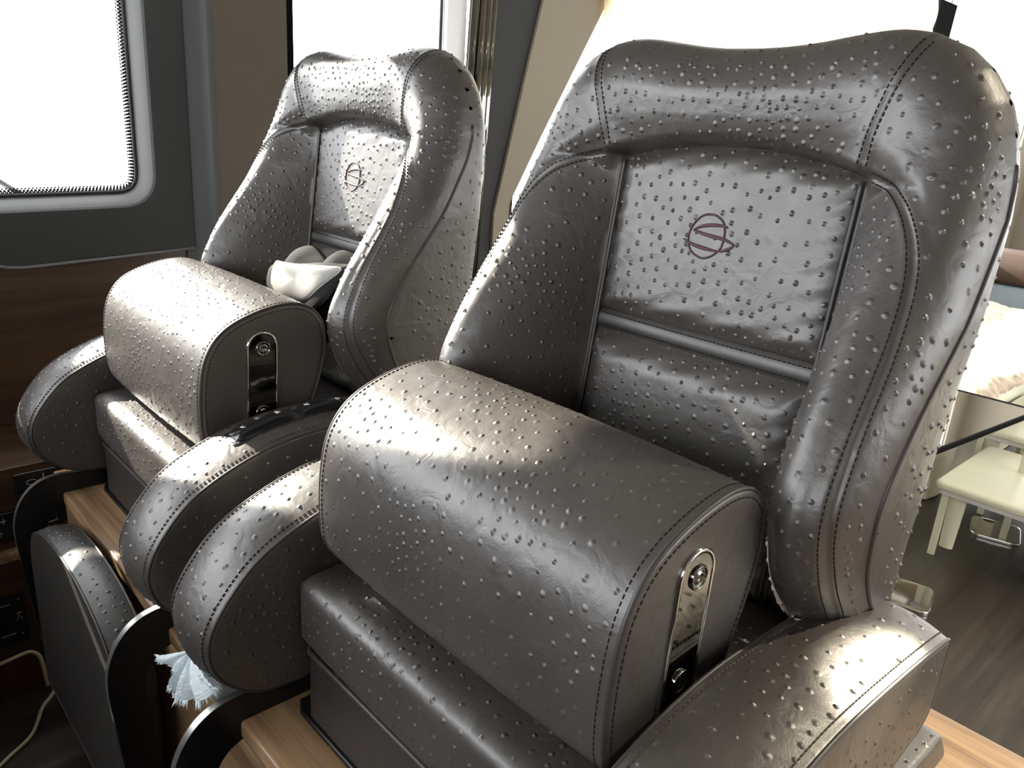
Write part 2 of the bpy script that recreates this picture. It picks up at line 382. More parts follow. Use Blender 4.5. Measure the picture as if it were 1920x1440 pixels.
# grey curved pillar, taupe pillar
prof = [(XW - .05, -0.0236), (XW + .006, -0.0291), (XW + .010, -0.0104), (XW + .020, 0.0095), (XW + .037, 0.0227), (XW + .060, 0.0282), (XW + .063, 0.0326), (XW + .063, 0.0426), (XW - .05, 0.0426)]
p3 = MB(); p3.grid(np.array([[(x, y, z) for x, y in prof[:8]] for z in (1.0, 1.4, 1.8, 2.2, 2.52)]), flip=True)
struct(p3.build('trim_3', plain('grey_pillar_lining', (0.055, 0.056, 0.056), .75, bump=.1, bscale=900), angle=60))
p4 = MB(); p4.box(XW - .05, XW + .061, 0.0315, 0.2477, 1.0, 2.52); struct(p4.build('trim_4', M_BROWNFAB, smooth=False))
# side window 2 with black gasket and white jamb
def flat_window(name, y0, y1, z0, z1, x=XW, gasket=.006):
    wn = bpy.data.objects.new(name, None); COL.objects.link(wn); wn.location = (x, y0, z0); struct(wn)
    g = MB(); g.tube([(x - .02, y0 + .004, z0 + .004), (x - .02, y1 - .004, z0 + .004), (x - .02, y1 - .004, z1 - .004), (x - .02, y0 + .004, z1 - .004)], gasket, 8, closed=True)
    under(g, 'gasket', M_RUBBER, wn)
    p = MB(); p.add([(x - .022, y0, z0), (x - .022, y1, z0), (x - .022, y1, z1), (x - .022, y0, z1)], [(0, 1, 2, 3)]); under(p, 'pane', M_GLASS, wn, smooth=False)
    return wn
flat_window('window_8', YB + .02, -1.035, 1.345, 2.355)
flat_window('window_2', 0.297, 0.8277, 1.49, 2.5)
struct(MB().box(XW - .08, XW, 0.2477, 1.1673, .9, 1.49).build('wall_left_sill', M_GREY, smooth=False))
struct(MB().box(XW - .08, XW, 0.2477, 0.299, .9, 2.5).build('trim_5', M_MATTE, smooth=False))
struct(MB().box(XW - .08, XW + .004, 0.8299, 0.9082, .9, 2.5).build('trim_6', M_WHITE, smooth=False))
# steel door frame: two rounded profiles, then charcoal and beige raked pillars
def lean_prism(name, quad, x0, x1, mat):
    return struct(MB().prism(quad, 0, x0, x1).build(name, mat, smooth=False))
def lean_tube(pts, r, x): return [(x, y, z) for y, z in pts], r
st = MB()
for (y0, y1, r, xo) in ((0.8916, 0.938, 0.0154, 0.022), (0.9214, 0.9688, 0.0143, 0.0264), (0.9468, 0.9975, 0.0176, 0.0198), (0.9755, 1.0262, 0.0154, 0.0132)):
    st.tube([(XW + xo, y0, .8), (XW + xo, y0 + (y1 - y0) * .5, 1.65), (XW + xo, y1, 2.5)], r, 16)
struct(st.build('trim_7', M_DARKCHROME))
lean_prism('trim_8', [(0.9358, 0.8281), (1.0791, 0.8281), (1.0791, 1.2692), (1.239, 2.0234), (1.3658, 2.5197), (1.024, 2.5197)], XW - .06, XW + .008, plain('charcoal_pillar', (0.016, 0.0165, 0.0165), .7))
lean_prism('trim_9', [(1.0626, 1.1589), (1.0626, 1.3023), (1.2335, 2.0234), (1.3548, 2.5197), (1.84, 2.5197), (1.5698, 2.0709), (1.2776, 1.5857), (1.1342, 1.3354), (1.1342, 1.1589)], XW - .06, XW + .02, M_BEIGE)
flat_window('window_3', 1.1453, 4.6739, 1.18, 2.86)
flat_window('window_4', 4.8945, 7.0, 1.18, 2.86)
mul = MB(); mul.prism([(4.5195, 1.1589), (4.7401, 1.1589), (4.8945, 2.5197), (4.6298, 2.5197)], 0, XW - .06, XW + .02); struct(mul.build('trim_10', M_MATTE, smooth=False))
dsh = MB(); dsh.prism([(YB, ZF), (-1.80, ZF), (-1.72, .55), (-1.62, 1.08), (-1.68, 1.30), (-2.05, 1.44), (YB, 1.46)], 0, XW + .02, 1.55); struct(dsh.build('trim_12', M_GREY, smooth=False))  # unseen dashboard, put in front to keep light out of the footwell
# starboard wall, aft bulkhead with doors, dashboard bulkhead with windscreen
wr = MB(); wr.box(XR, XR + .08, YB, YA, ZF, 1.25).box(XR, XR + .08, YB, YA, 2.15, ZC).box(XR, XR + .08, YB, .6, 1.25, 2.15).box(XR, XR + .08, 3.2, 3.5, 1.25, 2.15).box(XR, XR + .08, 6.2, YA, 1.25, 2.15)
struct(wr.build('wall_right', M_BEIGEWALL, smooth=False))
wf = MB(); wf.box(XW - .08, XR, YB - .08, YB, ZF, 1.30).box(XW - .08, XR, YB - .08, YB, 2.45, ZC); struct(wf.build('wall_front', M_GREY, smooth=False))
wa = MB(); wa.box(XW, -.9, YA, YA + .08, ZF, ZC).box(1.9, XR, YA, YA + .08, ZF, ZC).box(-.9, 1.9, YA, YA + .08, 2.35, ZC); struct(wa.build('wall_back', M_BEIGEWALL, smooth=False))
n_w = 5
for (y0, y1) in ((.6, 3.2), (3.5, 6.2)):
    wn = bpy.data.objects.new('window_%d' % n_w, None); COL.objects.link(wn); wn.location = (XR, y0, 1.25); struct(wn); n_w += 1
    p = MB(); p.add([(XR + .03, y0, 1.25), (XR + .03, y1, 1.25), (XR + .03, y1, 2.15), (XR + .03, y0, 2.15)], [(0, 1, 2, 3)]); under(p, 'pane', M_GLASS, wn, smooth=False)
wn = bpy.data.objects.new('window_7', None); COL.objects.link(wn); wn.location = (0, YB, 1.3); struct(wn)
p = MB(); p.add([(XW, YB - .04, 1.3), (XR, YB - .04, 1.3), (XR, YB - .04, 2.45), (XW, YB - .04, 2.45)], [(0, 1, 2, 3)]); under(p, 'pane', M_GLASS, wn, smooth=False)
wn = bpy.data.objects.new('door_1', None); COL.objects.link(wn); wn.location = (.5, YA, ZF); struct(wn)
p = MB(); p.add([(-.9, YA + .04, ZF), (1.9, YA + .04, ZF), (1.9, YA + .04, 2.35), (-.9, YA + .04, 2.35)], [(0, 1, 2, 3)]); under(p, 'pane', M_GLASS, wn, smooth=False)
df = MB(); [df.box(x - .03, x + .03, YA + .0, YA + .06, ZF, 2.35) for x in (-.87, .5, 1.87)]; under(df, 'door_frame', M_DARKCHROME, wn, smooth=False)
# side deck outside the helm window
dk = MB(); dk.box(-2.7, -1.76, -4.0, 7.6, .90, .96).box(-2.7, -2.64, -4.0, 7.6, .96, 1.14); link_props(dk.build('side_deck', M_WHITE, smooth=False), kind='structure')
o = MB().tube([(-2.4, -1.1, 1.80), (-2.4, -.58, 1.52), (-2.4, -.2937, 1.3297), (-2.4, -.1767, 1.2428), (-2.4, -.04, .96)], .009, 10).build('deck_rail', M_GREYRAIL)
link_props(o, 'thin grey rail outside the rounded side window', 'rail')

# ================================================================== roman blind, aft furniture
bl = MB(); ys = np.linspace(1.5202, 4.5526, 90); zs = np.linspace(0, 1, 26); G = []
for t in zs:
    row = []
    for y in ys:
        zb = 1.9363 + (y - 1.5202) * .03; z = 2.5 + (zb - 2.5) * t
        row.append((XW + .03 + .012 * abs(math.sin(t * math.pi * 3)) + .004 * math.sin(y * 26) + .003 * math.sin(y * 61 + 1), y, z))
    G.append(row)
bl.grid(np.array(G)); o = bl.build('roman_blind', M_BLIND)
link_props(o, 'cream pleated fabric blind hanging in the saloon side window', 'blind')

def white_bench(y0, y1, x0, x1, zt, label, name='white_bench'):
    t = thing(name, label, 'bench', ((x0 + x1) / 2, (y0 + y1) / 2, ZF), None)
    prof = rounded_poly([(x0, y0, .03), (x1, y0, .03), (x1, y1, .03), (x0, y1, .03)], 80)
    s = pad(prof, 2, zt - .026, zt, .006, .012, 0); under(s, 'bench_top', M_CREAMW, t, angle=50)
    s = pad(inset(prof, .012), 2, zt - .046, zt - .027, .003, .003, 0); under(s, 'frame', M_WHITE, t, angle=50)
    for (x, y, sx, sy) in ((x0 + .03, y0 + .02, 1, 1), (x1 - .08, y0 + .02, -1, 1), (x0 + .03, y1 - .02, 1, -1), (x1 - .08, y1 - .02, -1, -1)):
        l = MB(); l.box(x, x + .022, y, y + sy * .012, ZF, zt - .047)
        G = []
        for z, k in ((zt - .047, 1.0), (ZF + .04, .75)):
            a = np.arange(16) * 2 * np.pi / 16
            G.append(np.stack([x + sx * .048 + .030 * k * np.cos(a), y + sy * .02 + .018 * k * np.sin(a), np.full(16, z)], 1))
        b0 = l.n; l.grid(np.array(G), flip=True, wrap=True); l.f.append(tuple(b0 + 16 + j for j in range(16)))
        under(l, 'leg', M_CREAMW, t, angle=40)
    return t
white_bench(1.985, 2.56, -.23, .75, .531, 'low cream white bench standing beside the glass table')
white_bench(2.605, 3.35, -.318, .85, .58, 'second cream white bench, behind the first one', 'white_bench')
# glass table
t = thing('glass_table', 'clear glass table with dark edge and polished steel feet', 'table', (-.55, 2.0, ZF))
gt = MB(); gt.prism(rounded_poly([(-.98, 1.50, .02), (-.172, 1.50, .02), (-.075, 2.42, .02), (-.98, 2.42, .02)], 60), 2, .738, .75); under(gt, 'glass_top', M_GLASST, t, smooth=False)
ge = MB(); ge.tube(ring3(rounded_poly([(-.98, 1.50, .02), (-.172, 1.50, .02), (-.075, 2.42, .02), (-.98, 2.42, .02)], 80), 2, .744), .0095, 8, closed=True); under(ge, 'edge_band', M_MATTE, t)
def table_leg(x, y, w2, d2, px, py, sx, sy, rz):
    l = under(pad(rounded_poly([(x - w2, y - d2, .004), (x + w2, y - d2, .004), (x + w2, y + d2, .004), (x - w2, y + d2, .004)], 40), 2, ZF + .0145, .737, .002, .002), 'leg', M_CREAMW, t, angle=40)
    pl = pad(rounded_poly([(-sx, -sy, .03), (sx, -sy, .03), (sx, sy, .03), (-sx, sy, .03)], 64), 2, ZF, ZF + .014, .002, .004)
    V = pl.verts(); c, s_ = math.cos(rz), math.sin(rz); pl.v = [np.stack([px + c * V[:, 0] - s_ * V[:, 1], py + s_ * V[:, 0] + c * V[:, 1], V[:, 2]], 1)]
    o = under(pl, 'foot_plate', M_CHROME, l, angle=40); o['label'] = 'polished steel foot plate'
table_leg(-.195, 1.555, .026, .014, -.125, 1.64, .070, .090, .25)
table_leg(-.055, 2.345, .011, .011, -.095, 2.40, .085, .090, .25)
table_leg(-.93, 1.555, .020, .014, -.90, 1.64, .07, .09, 0)
table_leg(-.93, 2.36, .020, .014, -.90, 2.34, .07, .09, 0)
# daybed with furry throw
t = thing('daybed', 'cream daybed under the beige furry throw, along the side windows', 'sofa', (-.85, 3.6, ZF))
b_ = pad(rounded_poly([(-1.36, 2.46, .04), (-.36, 2.46, .04), (-.36, 4.86, .04), (-1.36, 4.86, .04)], 80), 2, ZF, .50, .01, .02); under(b_, 'base', M_CREAMW, t, angle=50)
b_ = pad(rounded_poly([(-1.37, 2.44, .06), (-.34, 2.44, .06), (-.34, 4.88, .06), (-1.37, 4.88, .06)], 80), 2, .505, .69, .03, .05, .01); under(b_, 'cushion', M_CREAMW, t)
th = MB(); nx, ny = 60, 120; G = []
for i in range(ny):
    v = i / (ny - 1); row = []
    for j in range(nx):
        u = j / (nx - 1); x = -1.34 + u * 1.075; y = 2.40 + v * 2.45
        e = min(u * 14, (1 - u) * 12, v * 22, (1 - v) * 20, 1.0); z = .71 + .034 * (1 - (1 - e) ** 2) + .010 * math.sin(x * 21 + y * 9) * math.sin(y * 17 - x * 6) + RNG.uniform(-.004, .004)
        row.append((x + RNG.uniform(-.004, .004) + .01 * math.sin(y * 13), y + RNG.uniform(-.004, .004) + .012 * math.sin(x * 11), z))
    G.append(row)
th.grid(np.array(G)); th.grid(np.array(G) - np.array([0, 0, .014]), flip=True)
link_props(th.build('fur_throw', M_THROW), 'beige furry throw spread over the cream daybed', 'blanket')
t = thing('corner_sofa', 'dark brown leather sofa at the far end of the saloon', 'sofa', (-.6, 5.7, ZF))
under(pad(rounded_poly([(-1.37, 5.30, .05), (.9, 5.30, .05), (.9, 5.62, .05), (-1.37, 5.62, .05)], 80), 2, .80, 1.02, .03, .06, .01), 'backrest', M_SOFA, t)
under(pad(rounded_poly([(-1.37, 5.33, .05), (.9, 5.33, .05), (.9, 6.2, .05), (-1.37, 6.2, .05)], 80), 2, ZF, .795, .02, .03, .0), 'seat', M_BLUEGREY, t)
# unseen ceiling downlights, added for the armrest spot and warmer light aft
def downlight(x, y, label, aim, energy, size):
    t = thing('added_ceiling_light', label, 'lamp', (x, y, ZC))
    r = MB(); a = np.arange(33) * 2 * np.pi / 32
    r.grid(np.array([[(x + rr * math.cos(q), y + rr * math.sin(q), z) for q in a] for rr, z in ((.085, ZC - .001), (.083, ZC - .012), (.066, ZC - .014), (.062, ZC - .004))])); under(r, 'bezel', M_CHROME, t)
    d = MB(); d.add([(x + .061 * math.cos(q), y + .061 * math.sin(q), ZC - .005) for q in a[:-1]][::-1], [tuple(range(32))]); under(d, 'diffuser', M_LAMP, t, smooth=False)
    ld = bpy.data.lights.new('added_beam', 'SPOT'); lo = bpy.data.objects.new('added_beam', ld); COL.objects.link(lo); lo.parent = t
    lo.location = (0, 0, -.03); ld.energy = energy; ld.spot_size = math.radians(size); ld.spot_blend = 1.0; ld.shadow_soft_size = .012; ld.color = (1, .88, .66)
    lo.rotation_euler = (Vector((x, y, ZC)) - Vector(aim)).to_track_quat('Z', 'Y').to_euler()
downlight(.69, 2.52, 'round chrome ceiling downlight above the benches, behind the near seat', (.345, -.205, 1.13), 2600, 2.2)
downlight(1.15, 1.45, 'unseen ceiling downlight added to warm the plinth and dark floor', (.75, .75, .8), 420, 75)

# ================================================================== PLINTH
t = thing('seat_plinth', 'walnut plinth that both helm seats stand on', 'plinth', (-.2, -.1, ZF))
b_ = pad(rounded_poly([(-1.215, -.484, .012), (1.3, -.484, .012), (1.3, .278, .012), (-1.215, .278, .012)], 90), 2, ZF, .806, .002, .002); under(b_, 'body', M_WOOD_PLINTH, t, angle=40)
b_ = pad(rounded_poly([(-1.222, -.498, .012), (1.31, -.498, .012), (1.31, .290, .012), (-1.222, .290, .012)], 90), 2, .8065, .832, .003, .005); under(b_, 'top_board', M_WOOD_PLINTH, t, angle=40)

# ================================================================== HELM SEAT
OX, OY, OZ = 0.0, -0.10, 0.832
seat = thing('helm_seat', 'near helm seat, larger in view, with plain padded armrests', 'seat', (OX, OY, OZ), 'ostrich leather helm seats')
def part(mb, name, mat, parent=None, **kw):
    return mb.build(name, mat, parent or seat, origin=(OX, OY, OZ), **kw)

# ---- backrest: a height field over its outline
ZLO, XP = 1.045, 0.172
_rz = [1.00, 1.045, 1.06, 1.09, 1.13, 1.19, 1.25, 1.29, 1.36, 1.46, 1.54, 1.60, 1.66, 1.74]
_ry = [.06, .03, -.010, -.065, -.120, -.172, -.197, -.197, -.160, -.086, -.042, -.020, -.012, -.004]
zz = np.linspace(1.0, 1.74, 200); ry_s = np.interp(zz, _rz, _ry); ker = np.ones(13) / 13
ry_s = np.convolve(np.pad(ry_s, 6, mode='edge'), ker, 'valid')
rim = lambda z: np.interp(z, zz, ry_s)
ypan = lambda z: (z - 1.30) * .12
ymid = lambda z: np.minimum(rim(z) + .08, .052) + np.clip((1.10 - z) / .05, 0, 1) * .0
ybk = lambda z: np.interp(z, [1.0, 1.3, 1.6, 1.75], [.075, .085, .098, .10])
zarch = lambda x: 1.576 + .022 * (1 - (np.abs(x) / XP) ** 2)
wz = [1.03, 1.06, 1.12, 1.25, 1.45, 1.55, 1.60, 1.63, 1.66, 1.69, 1.71, 1.724]
wx = [.262, .283, .298, .308, .314, .310, .303, .296, .284, .262, .238, .205]
whalf = lambda z: np.interp(z, wz, wx)
ztop = lambda s: 1.709 + .015 * np.sin(np.clip(np.abs(s) / .86, 0, 1) ** 1.3 * np.pi / 2) ** 2 - .0055 * np.clip((np.abs(s) - .78) / .22, 0, 1) ** 2
nS, nT = 230, 250
sg = np.sin(np.linspace(-1, 1, nS) * np.pi / 2) * .55 + np.linspace(-1, 1, nS) * .45
tg = np.linspace(0, 1, nT); tg = .55 * .5 * (1 - np.cos(np.pi * tg)) + .45 * tg
SS, TT = np.meshgrid(sg, tg)
ZZ = ZLO + (ztop(SS) - ZLO) * TT
XX = SS * whalf(ZLO + (1.724 - ZLO) * TT)
bd = np.concatenate([np.stack([XX[:, 0], ZZ[:, 0]], 1), np.stack([XX[-1], ZZ[-1]], 1), np.stack([XX[::-1, -1], ZZ[::-1, -1]], 1), np.stack([XX[0, ::-1], ZZ[0, ::-1]], 1)])
bdr = resample(bd, 700, True)
def dist_poly(x, z, poly, chunk=4000):
    q = np.stack([x.ravel(), z.ravel()], 1); out = np.empty(len(q)); a = poly; b = np.roll(poly, -1, 0); e = b - a; ee = (e ** 2).sum(1) + 1e-15
    for i in range(0, len(q), chunk):
        d = q[i:i + chunk, None] - a[None]; t_ = np.clip((d * e).sum(2) / ee, 0, 1); out[i:i + chunk] = np.sqrt(((d - t_[..., None] * e) ** 2).sum(2)).min(1)
    return out.reshape(x.shape)
def dist_line(x, z, line):
    q = np.stack([x.ravel(), z.ravel()], 1); a = line[:-1]; e = np.diff(line, axis=0); ee = (e ** 2).sum(1); best = np.full(len(q), 9.0)
    for k in range(len(a)):
        d = q - a[k]; t_ = np.clip((d @ e[k]) / ee[k], 0, 1); best = np.minimum(best, np.hypot(*(d - t_[:, None] * e[k]).T))
    return best.reshape(x.shape)
SEAM_TOP = catmull([(.173, 1.580), (.181, 1.62), (.194, 1.665), (.205, 1.70), (.209, 1.718)], 40, False)
SEAM_WING = catmull([(.174, 1.578), (.215, 1.566), (.247, 1.542), (.270, 1.500), (.282, 1.43), (.287, 1.34), (.290, 1.25), (.288, 1.16), (.280, 1.09)], 90, False)
mir = lambda L_: L_ * np.array([-1, 1])
SEAMS = [SEAM_TOP, mir(SEAM_TOP), SEAM_WING, mir(SEAM_WING)]
def front(x, z, groove=True):
    ax = np.abs(x); yp = ypan(z); bl_ = np.clip((ax - .13) / .11, 0, 1); bl_ = bl_ * bl_ * (3 - 2 * bl_)
    bl_ = 1 - (1 - bl_) * np.clip((z - 1.50) / .07, 0, 1); yt = rim(z) * bl_ + np.interp(z, [1.55, 1.58, 1.62, 1.66, 1.72], [.016, .013, .005, .001, .002]) * (1 - bl_)
    s = np.clip((ax - XP) / .094, 0, 1); h = 1 - (1 - s) ** 1.9
    zs = np.interp(ax, [XP, .215, .247, .27, .285], [1.580, 1.566, 1.542, 1.50, 1.43]); side = np.clip((ax - XP) / .012, 0, 1)
    sc = np.clip((z - zarch(x)) / .014, 0, 1); hc = np.sqrt(np.clip(1 - (1 - sc) ** 2, 0, 1))
    so = np.clip((z - zs + .055) / .095, 0, 1); ho = so * so * (3 - 2 * so)
    h2 = hc * (1 - side) + ho * side
    H = np.maximum(h, h2)
    rec = np.where((ax < XP - .003) & (z < zarch(x) - .003), .012, 0)
    y = yp + (yt - yp) * H + rec
    # wing fullness
    y = y - .010 * np.sin(np.pi * np.clip((ax - XP) / .10, 0, 1)) * np.clip((1.56 - z) / .1, 0, 1)
    # headrest fullness
    y = y - .005 * np.clip((z - 1.60) / .03, 0, 1) * np.clip((1.70 - z) / .05, 0, 1) * np.cos(np.clip(x / .2, -1, 1) * np.pi / 2)
    d = dist_poly(x, z, bdr); r = .050 + .012 * np.clip((z - 1.54) / .09, 0, 1)
    g = np.sqrt(np.clip(1 - (1 - np.clip(d / r, 0, 1)) ** 2, 0, 1)); ym = ymid(z)
    y = ym + (y - ym) * g
    if groove:
        for L_ in SEAMS: y = y + .0026 * np.exp(-(dist_line(x, z, L_) / .0026) ** 2) - .0012 * np.exp(-((dist_line(x, z, L_) - .006) / .004) ** 2)
    return y
YF = front(XX, ZZ)
dB = dist_poly(XX, ZZ, bdr); gb = (1 - (1 - np.clip(dB / .035, 0, 1)) ** 2.6) ** (1 / 2.2)
YBk = ymid(ZZ) + .0 + (ybk(ZZ) - ymid(ZZ)) * gb
bk = MB(); bk.grid(np.stack([XX, YF, ZZ], 2)); 
seam_d = lambda P: np.min([dist_line(P[:, 0], P[:, 2], L_) for L_ in SEAMS], axis=0)
def keep_front(P, Nn):
    k = (seam_d(P) > .0095) & ~((np.abs(P[:, 0]) < XP + .006) & (P[:, 2] < zarch(P[:, 0]) + .006)) & (dist_poly(P[:, 0], P[:, 2], bdr) > .0025)
    return k & (RNG.random(len(P)) < np.where(P[:, 2] > 1.69, .25, 1.0))
# closer quills over the headrest
add_bumps(bk, .0165, .0029, .0017, 3, keep=lambda P, Nn: keep_front(P, Nn) & ~((np.abs(P[:, 0]) < .17) & (P[:, 2] > 1.6) & (P[:, 2] < 1.685)))
bk2 = MB(); bk2.grid(np.stack([XX, YF, ZZ], 2)); n0 = bk2.n
add_bumps(bk2, .0120, .0027, .0018, 5, .35, keep=lambda P, Nn: keep_front(P, Nn) & (np.abs(P[:, 0]) < .17) & (P[:, 2] > 1.6) & (P[:, 2] < 1.685))
V2 = bk2.verts()[n0:]; bk.add(V2, [tuple(i - n0 for i in f) for f in bk2.f if min(f) >= n0])
back = MB(); back.grid(np.stack([XX, YBk, ZZ], 2)[:, ::-1]); add_bumps(back, .019, .0031, .0020, 9, keep=lambda P, Nn: dist_poly(P[:, 0], P[:, 2], bdr) > .001)
nb = bk.n; bk.add(back.verts(), back.f)
backrest = part(bk, 'backrest', M_LEATHER)
# seams' stitching
sm = MB()
def off_line(L_, d):
    T = np.gradient(L_, axis=0); T /= np.linalg.norm(T, axis=1)[:, None]; return L_ + np.stack([-T[:, 1], T[:, 0]], 1) * d
def on_front(L_, up=0.0004):
    x, z = L_[:, 0], L_[:, 1]; e = 1e-3; y = front(x, z); dx = (front(x + e, z) - front(x - e, z)) / (2 * e); dz = (front(x, z + e) - front(x, z - e)) / (2 * e)
    n_ = np.stack([dx, -np.ones_like(dx), dz], 1); n_ /= np.linalg.norm(n_, axis=1)[:, None]
    return np.stack([x, y, z], 1) + n_ * up, n_
for L_ in SEAMS:
    for d in (-.0048, .0048): P_, n_ = on_front(off_line(L_, d)[2:-2]); stitches(sm, P_, n_)
o = part(sm, 'stitching', M_THREAD, backrest); o['kind'] = 'stuff'
for sx in (0, -1):
    ii = np.where((ZZ[:, sx] > 1.055) & (ZZ[:, sx] < 1.60))[0]
    x = XX[ii, sx]; z = ZZ[ii, sx]; part(MB().tube(resample(np.stack([x, ymid(z), z], 1), 90), .0028, 8), 'piping', M_PIPE, backrest)

# ---- centre panels
def panel(z0f, z1f, name, seed, puff=.016, spacing=.0165):
    n1, n2 = 90, 70; U, V_ = np.meshgrid(np.linspace(-1, 1, n1), np.linspace(0, 1, n2)); x = U * (XP - .002)
    z = z0f + (z1f(x) - z0f) * V_; ed = np.minimum((1 - np.abs(U)) * XP, np.minimum(V_, 1 - V_) * (z1f(x) - z0f)); e = np.clip(ed / (.03 if puff < .02 else .042), 0, 1)
    wrinkle = .0012 * np.sin((z - .35 * x) * 210) * np.exp(-(ed / .03) ** 2) * (ed > .004)
    y = ypan(z) + .010 - puff * (1 - (1 - e) ** 2.2) - .004 * np.cos(U * np.pi / 2) + wrinkle
    mb = MB(); mb.grid(np.stack([x, y, z], 2))
    add_bumps(mb, spacing, .0028, .0019, seed, .3, keep=lambda P, Nn: (np.abs(P[:, 0]) < XP - .012) & (P[:, 2] > z0f + .008) & ~((np.hypot(P[:, 0] + .004, P[:, 2] - 1.4865) < .03) & (RNG.random(len(P)) < .95)))
    return part(mb, name, M_LEATHER), (lambda X, Z_: ypan(Z_) + .010 - puff - .004 * np.cos(X / (XP - .002) * np.pi / 2))
pu, ysurf = panel(1.362, lambda x: zarch(x) - .002, 'back_panel', 21, .016, .0145)
pl, _ = panel(1.06, lambda x: np.full_like(x, 1.338), 'back_panel', 22, .027, .0150)
# the flat stitched band between the two panels
U, V_ = np.meshgrid(np.linspace(-1, 1, 60), np.linspace(0, 1, 8)); z = 1.336 + .028 * V_
bs = MB(); bs.grid(np.stack([U * (XP - .003), ypan(z) + .006 - .006 * np.sin(np.pi * V_) ** .6 - .003 * np.cos(U * np.pi / 2), z], 2))
band = part(bs, 'seam_band', M_LEATHER_S)
sm = MB()
for zc in (1.3415, 1.3585):
    x = np.linspace(-XP + .008, XP - .008, 60); stitches(sm, np.stack([x, ypan(zc) + .0005 - .003 * np.cos(x / XP * np.pi / 2) + .0005, np.full(60, zc)], 1), np.array([0, -1, .1]))
o = part(sm, 'stitching', M_THREAD, band); o['kind'] = 'stuff'
# welts beside the centre panels
for sx in (-1, 1):
    for (dx, rr) in ((0.0, .0030), (-.0065, .0026)):
        z = np.linspace(1.07, 1.570, 60); wl = MB(); wl.tube(np.stack([np.full(60, sx * (XP + dx)), ypan(z) - .0015 + (.002 if dx == 0 else 0), z], 1), rr, 8); part(wl, 'welt', M_PIPE)
# embroidered emblem
EM = {'ring': [(-.0102, 1.5134), (.0006, 1.5131), (.0106, 1.5078), (.0152, 1.501), (.0172, 1.4931), (.0174, 1.4849), (.0159, 1.4756), (.01, 1.4681), (.0026, 1.4627), (-.0066, 1.4596), (-.0171, 1.4613), (-.0266, 1.4666), (-.0316, 1.4744), (-.0339, 1.4835), (-.0327, 1.4913), (-.0289, 1.5002), (-.0227, 1.5077), (-.0167, 1.5118)],
      'top': [(.0201, 1.5005), (.014, 1.5021), (-.0013, 1.5013), (-.0144, 1.4988), (-.0244, 1.4945), (-.0276, 1.492)],
      'mid': [(-.0276, 1.492), (-.012, 1.4891), (.0021, 1.4877), (.017, 1.4865), (.0271, 1.4839), (.0328, 1.4819)],
      'tail': [(.0328, 1.4819), (.0304, 1.4782), (.0238, 1.4744), (.016, 1.4713)],
      'low': [(.016, 1.4713), (.0064, 1.471), (-.0118, 1.4723), (-.0244, 1.4742), (-.0332, 1.4767), (-.04, 1.4792)]}
eb = MB()
def stroke(pts, wmax, wmin, closed=False, lens=True):
    L_ = catmull(pts, 60, closed); T = np.gradient(L_, axis=0); T /= np.linalg.norm(T, axis=1)[:, None]; nn = np.stack([-T[:, 1], T[:, 0]], 1)
    t_ = np.linspace(0, 1, len(L_)); wd = wmin + (wmax - wmin) * (np.sin(np.pi * t_) if lens else np.ones_like(t_))
    rows = []
    for k in (-1, -.6, 0, .6, 1):
        q = L_ + nn * wd[:, None] * k; rows.append(np.stack([q[:, 0], ysurf(q[:, 0], q[:, 1]) - .0013 * (1 - k * k) - .0002, q[:, 1]], 1))
    G = np.array(rows)
    if closed: G = np.concatenate([G, G[:, :1]], 1)
    eb.grid(G, flip=False)
stroke(EM['ring'], .00105, .00105, True, False)
stroke(EM['top'], .0021, .0007); stroke(EM['mid'], .0022, .0010); stroke(EM['tail'], .0018, .0010); stroke(EM['low'], .0022, .0005)
mo = part(eb, 'embroidered_emblem', M_THREAD_RED, pu); mo['label'] = 'burgundy embroidered globe emblem'
md = mo.modifiers.new('solid', 'SOLIDIFY'); md.thickness = .0008; md.offset = 0

# ---- thigh bolster
bo = np.concatenate([catmull([(-.380, 1.066), (-.400, 1.085), (-.407, 1.125), (-.406, 1.185), (-.395, 1.237), (-.367, 1.274), (-.319, 1.297), (-.262, 1.308), (-.222, 1.300), (-.197, 1.275), (-.190, 1.235)], 110, False),
                     catmull([(-.192, 1.215), (-.205, 1.165), (-.235, 1.090), (-.250, 1.062)], 40, False), np.array([(-.30, 1.0565), (-.35, 1.0575)])])
bo = resample(bo, 170, True)
bm = pad(bo, 0, -.236, .236, .012, .006, .004, 24)
def keep_b(P, Nn): return (np.abs(P[:, 0]) < .218) & (P[:, 2] > 1.075) & (RNG.random(len(P)) < np.clip(1.15 - (P[:, 0] + .05) * 2.3, .30, 1))
add_bumps(bm, .0165, .0027, .0012, 31, .4, keep=keep_b)
bolster = part(bm, 'thigh_bolster', M_LEATHER)
for ins, v in ((.001, .2335), (.003, -.231)): part(MB().tube(ring3(inset(bo, ins), 0, v), .0024, 8, closed=True), 'piping', M_PIPE, bolster)
sm = MB(); Tn = np.roll(bo, -1, 0) - np.roll(bo, 1, 0); Tn /= np.linalg.norm(Tn, axis=1)[:, None]; nrm = np.stack([np.zeros(len(bo)), -Tn[:, 1], Tn[:, 0]], 1)
if ((bo - bo.mean(0)) * nrm[:, 1:]).sum() < 0: nrm = -nrm
for xs in (.2245, -.2225): stitches(sm, ring3(bo, 0, xs) + nrm * .0004, nrm, closed=True)
stitches(sm, ring3(inset(bo, .0085), 0, .2362), np.array([1.0, 0, 0]), closed=True)
o = part(sm, 'stitching', M_THREAD, bolster); o['kind'] = 'stuff'
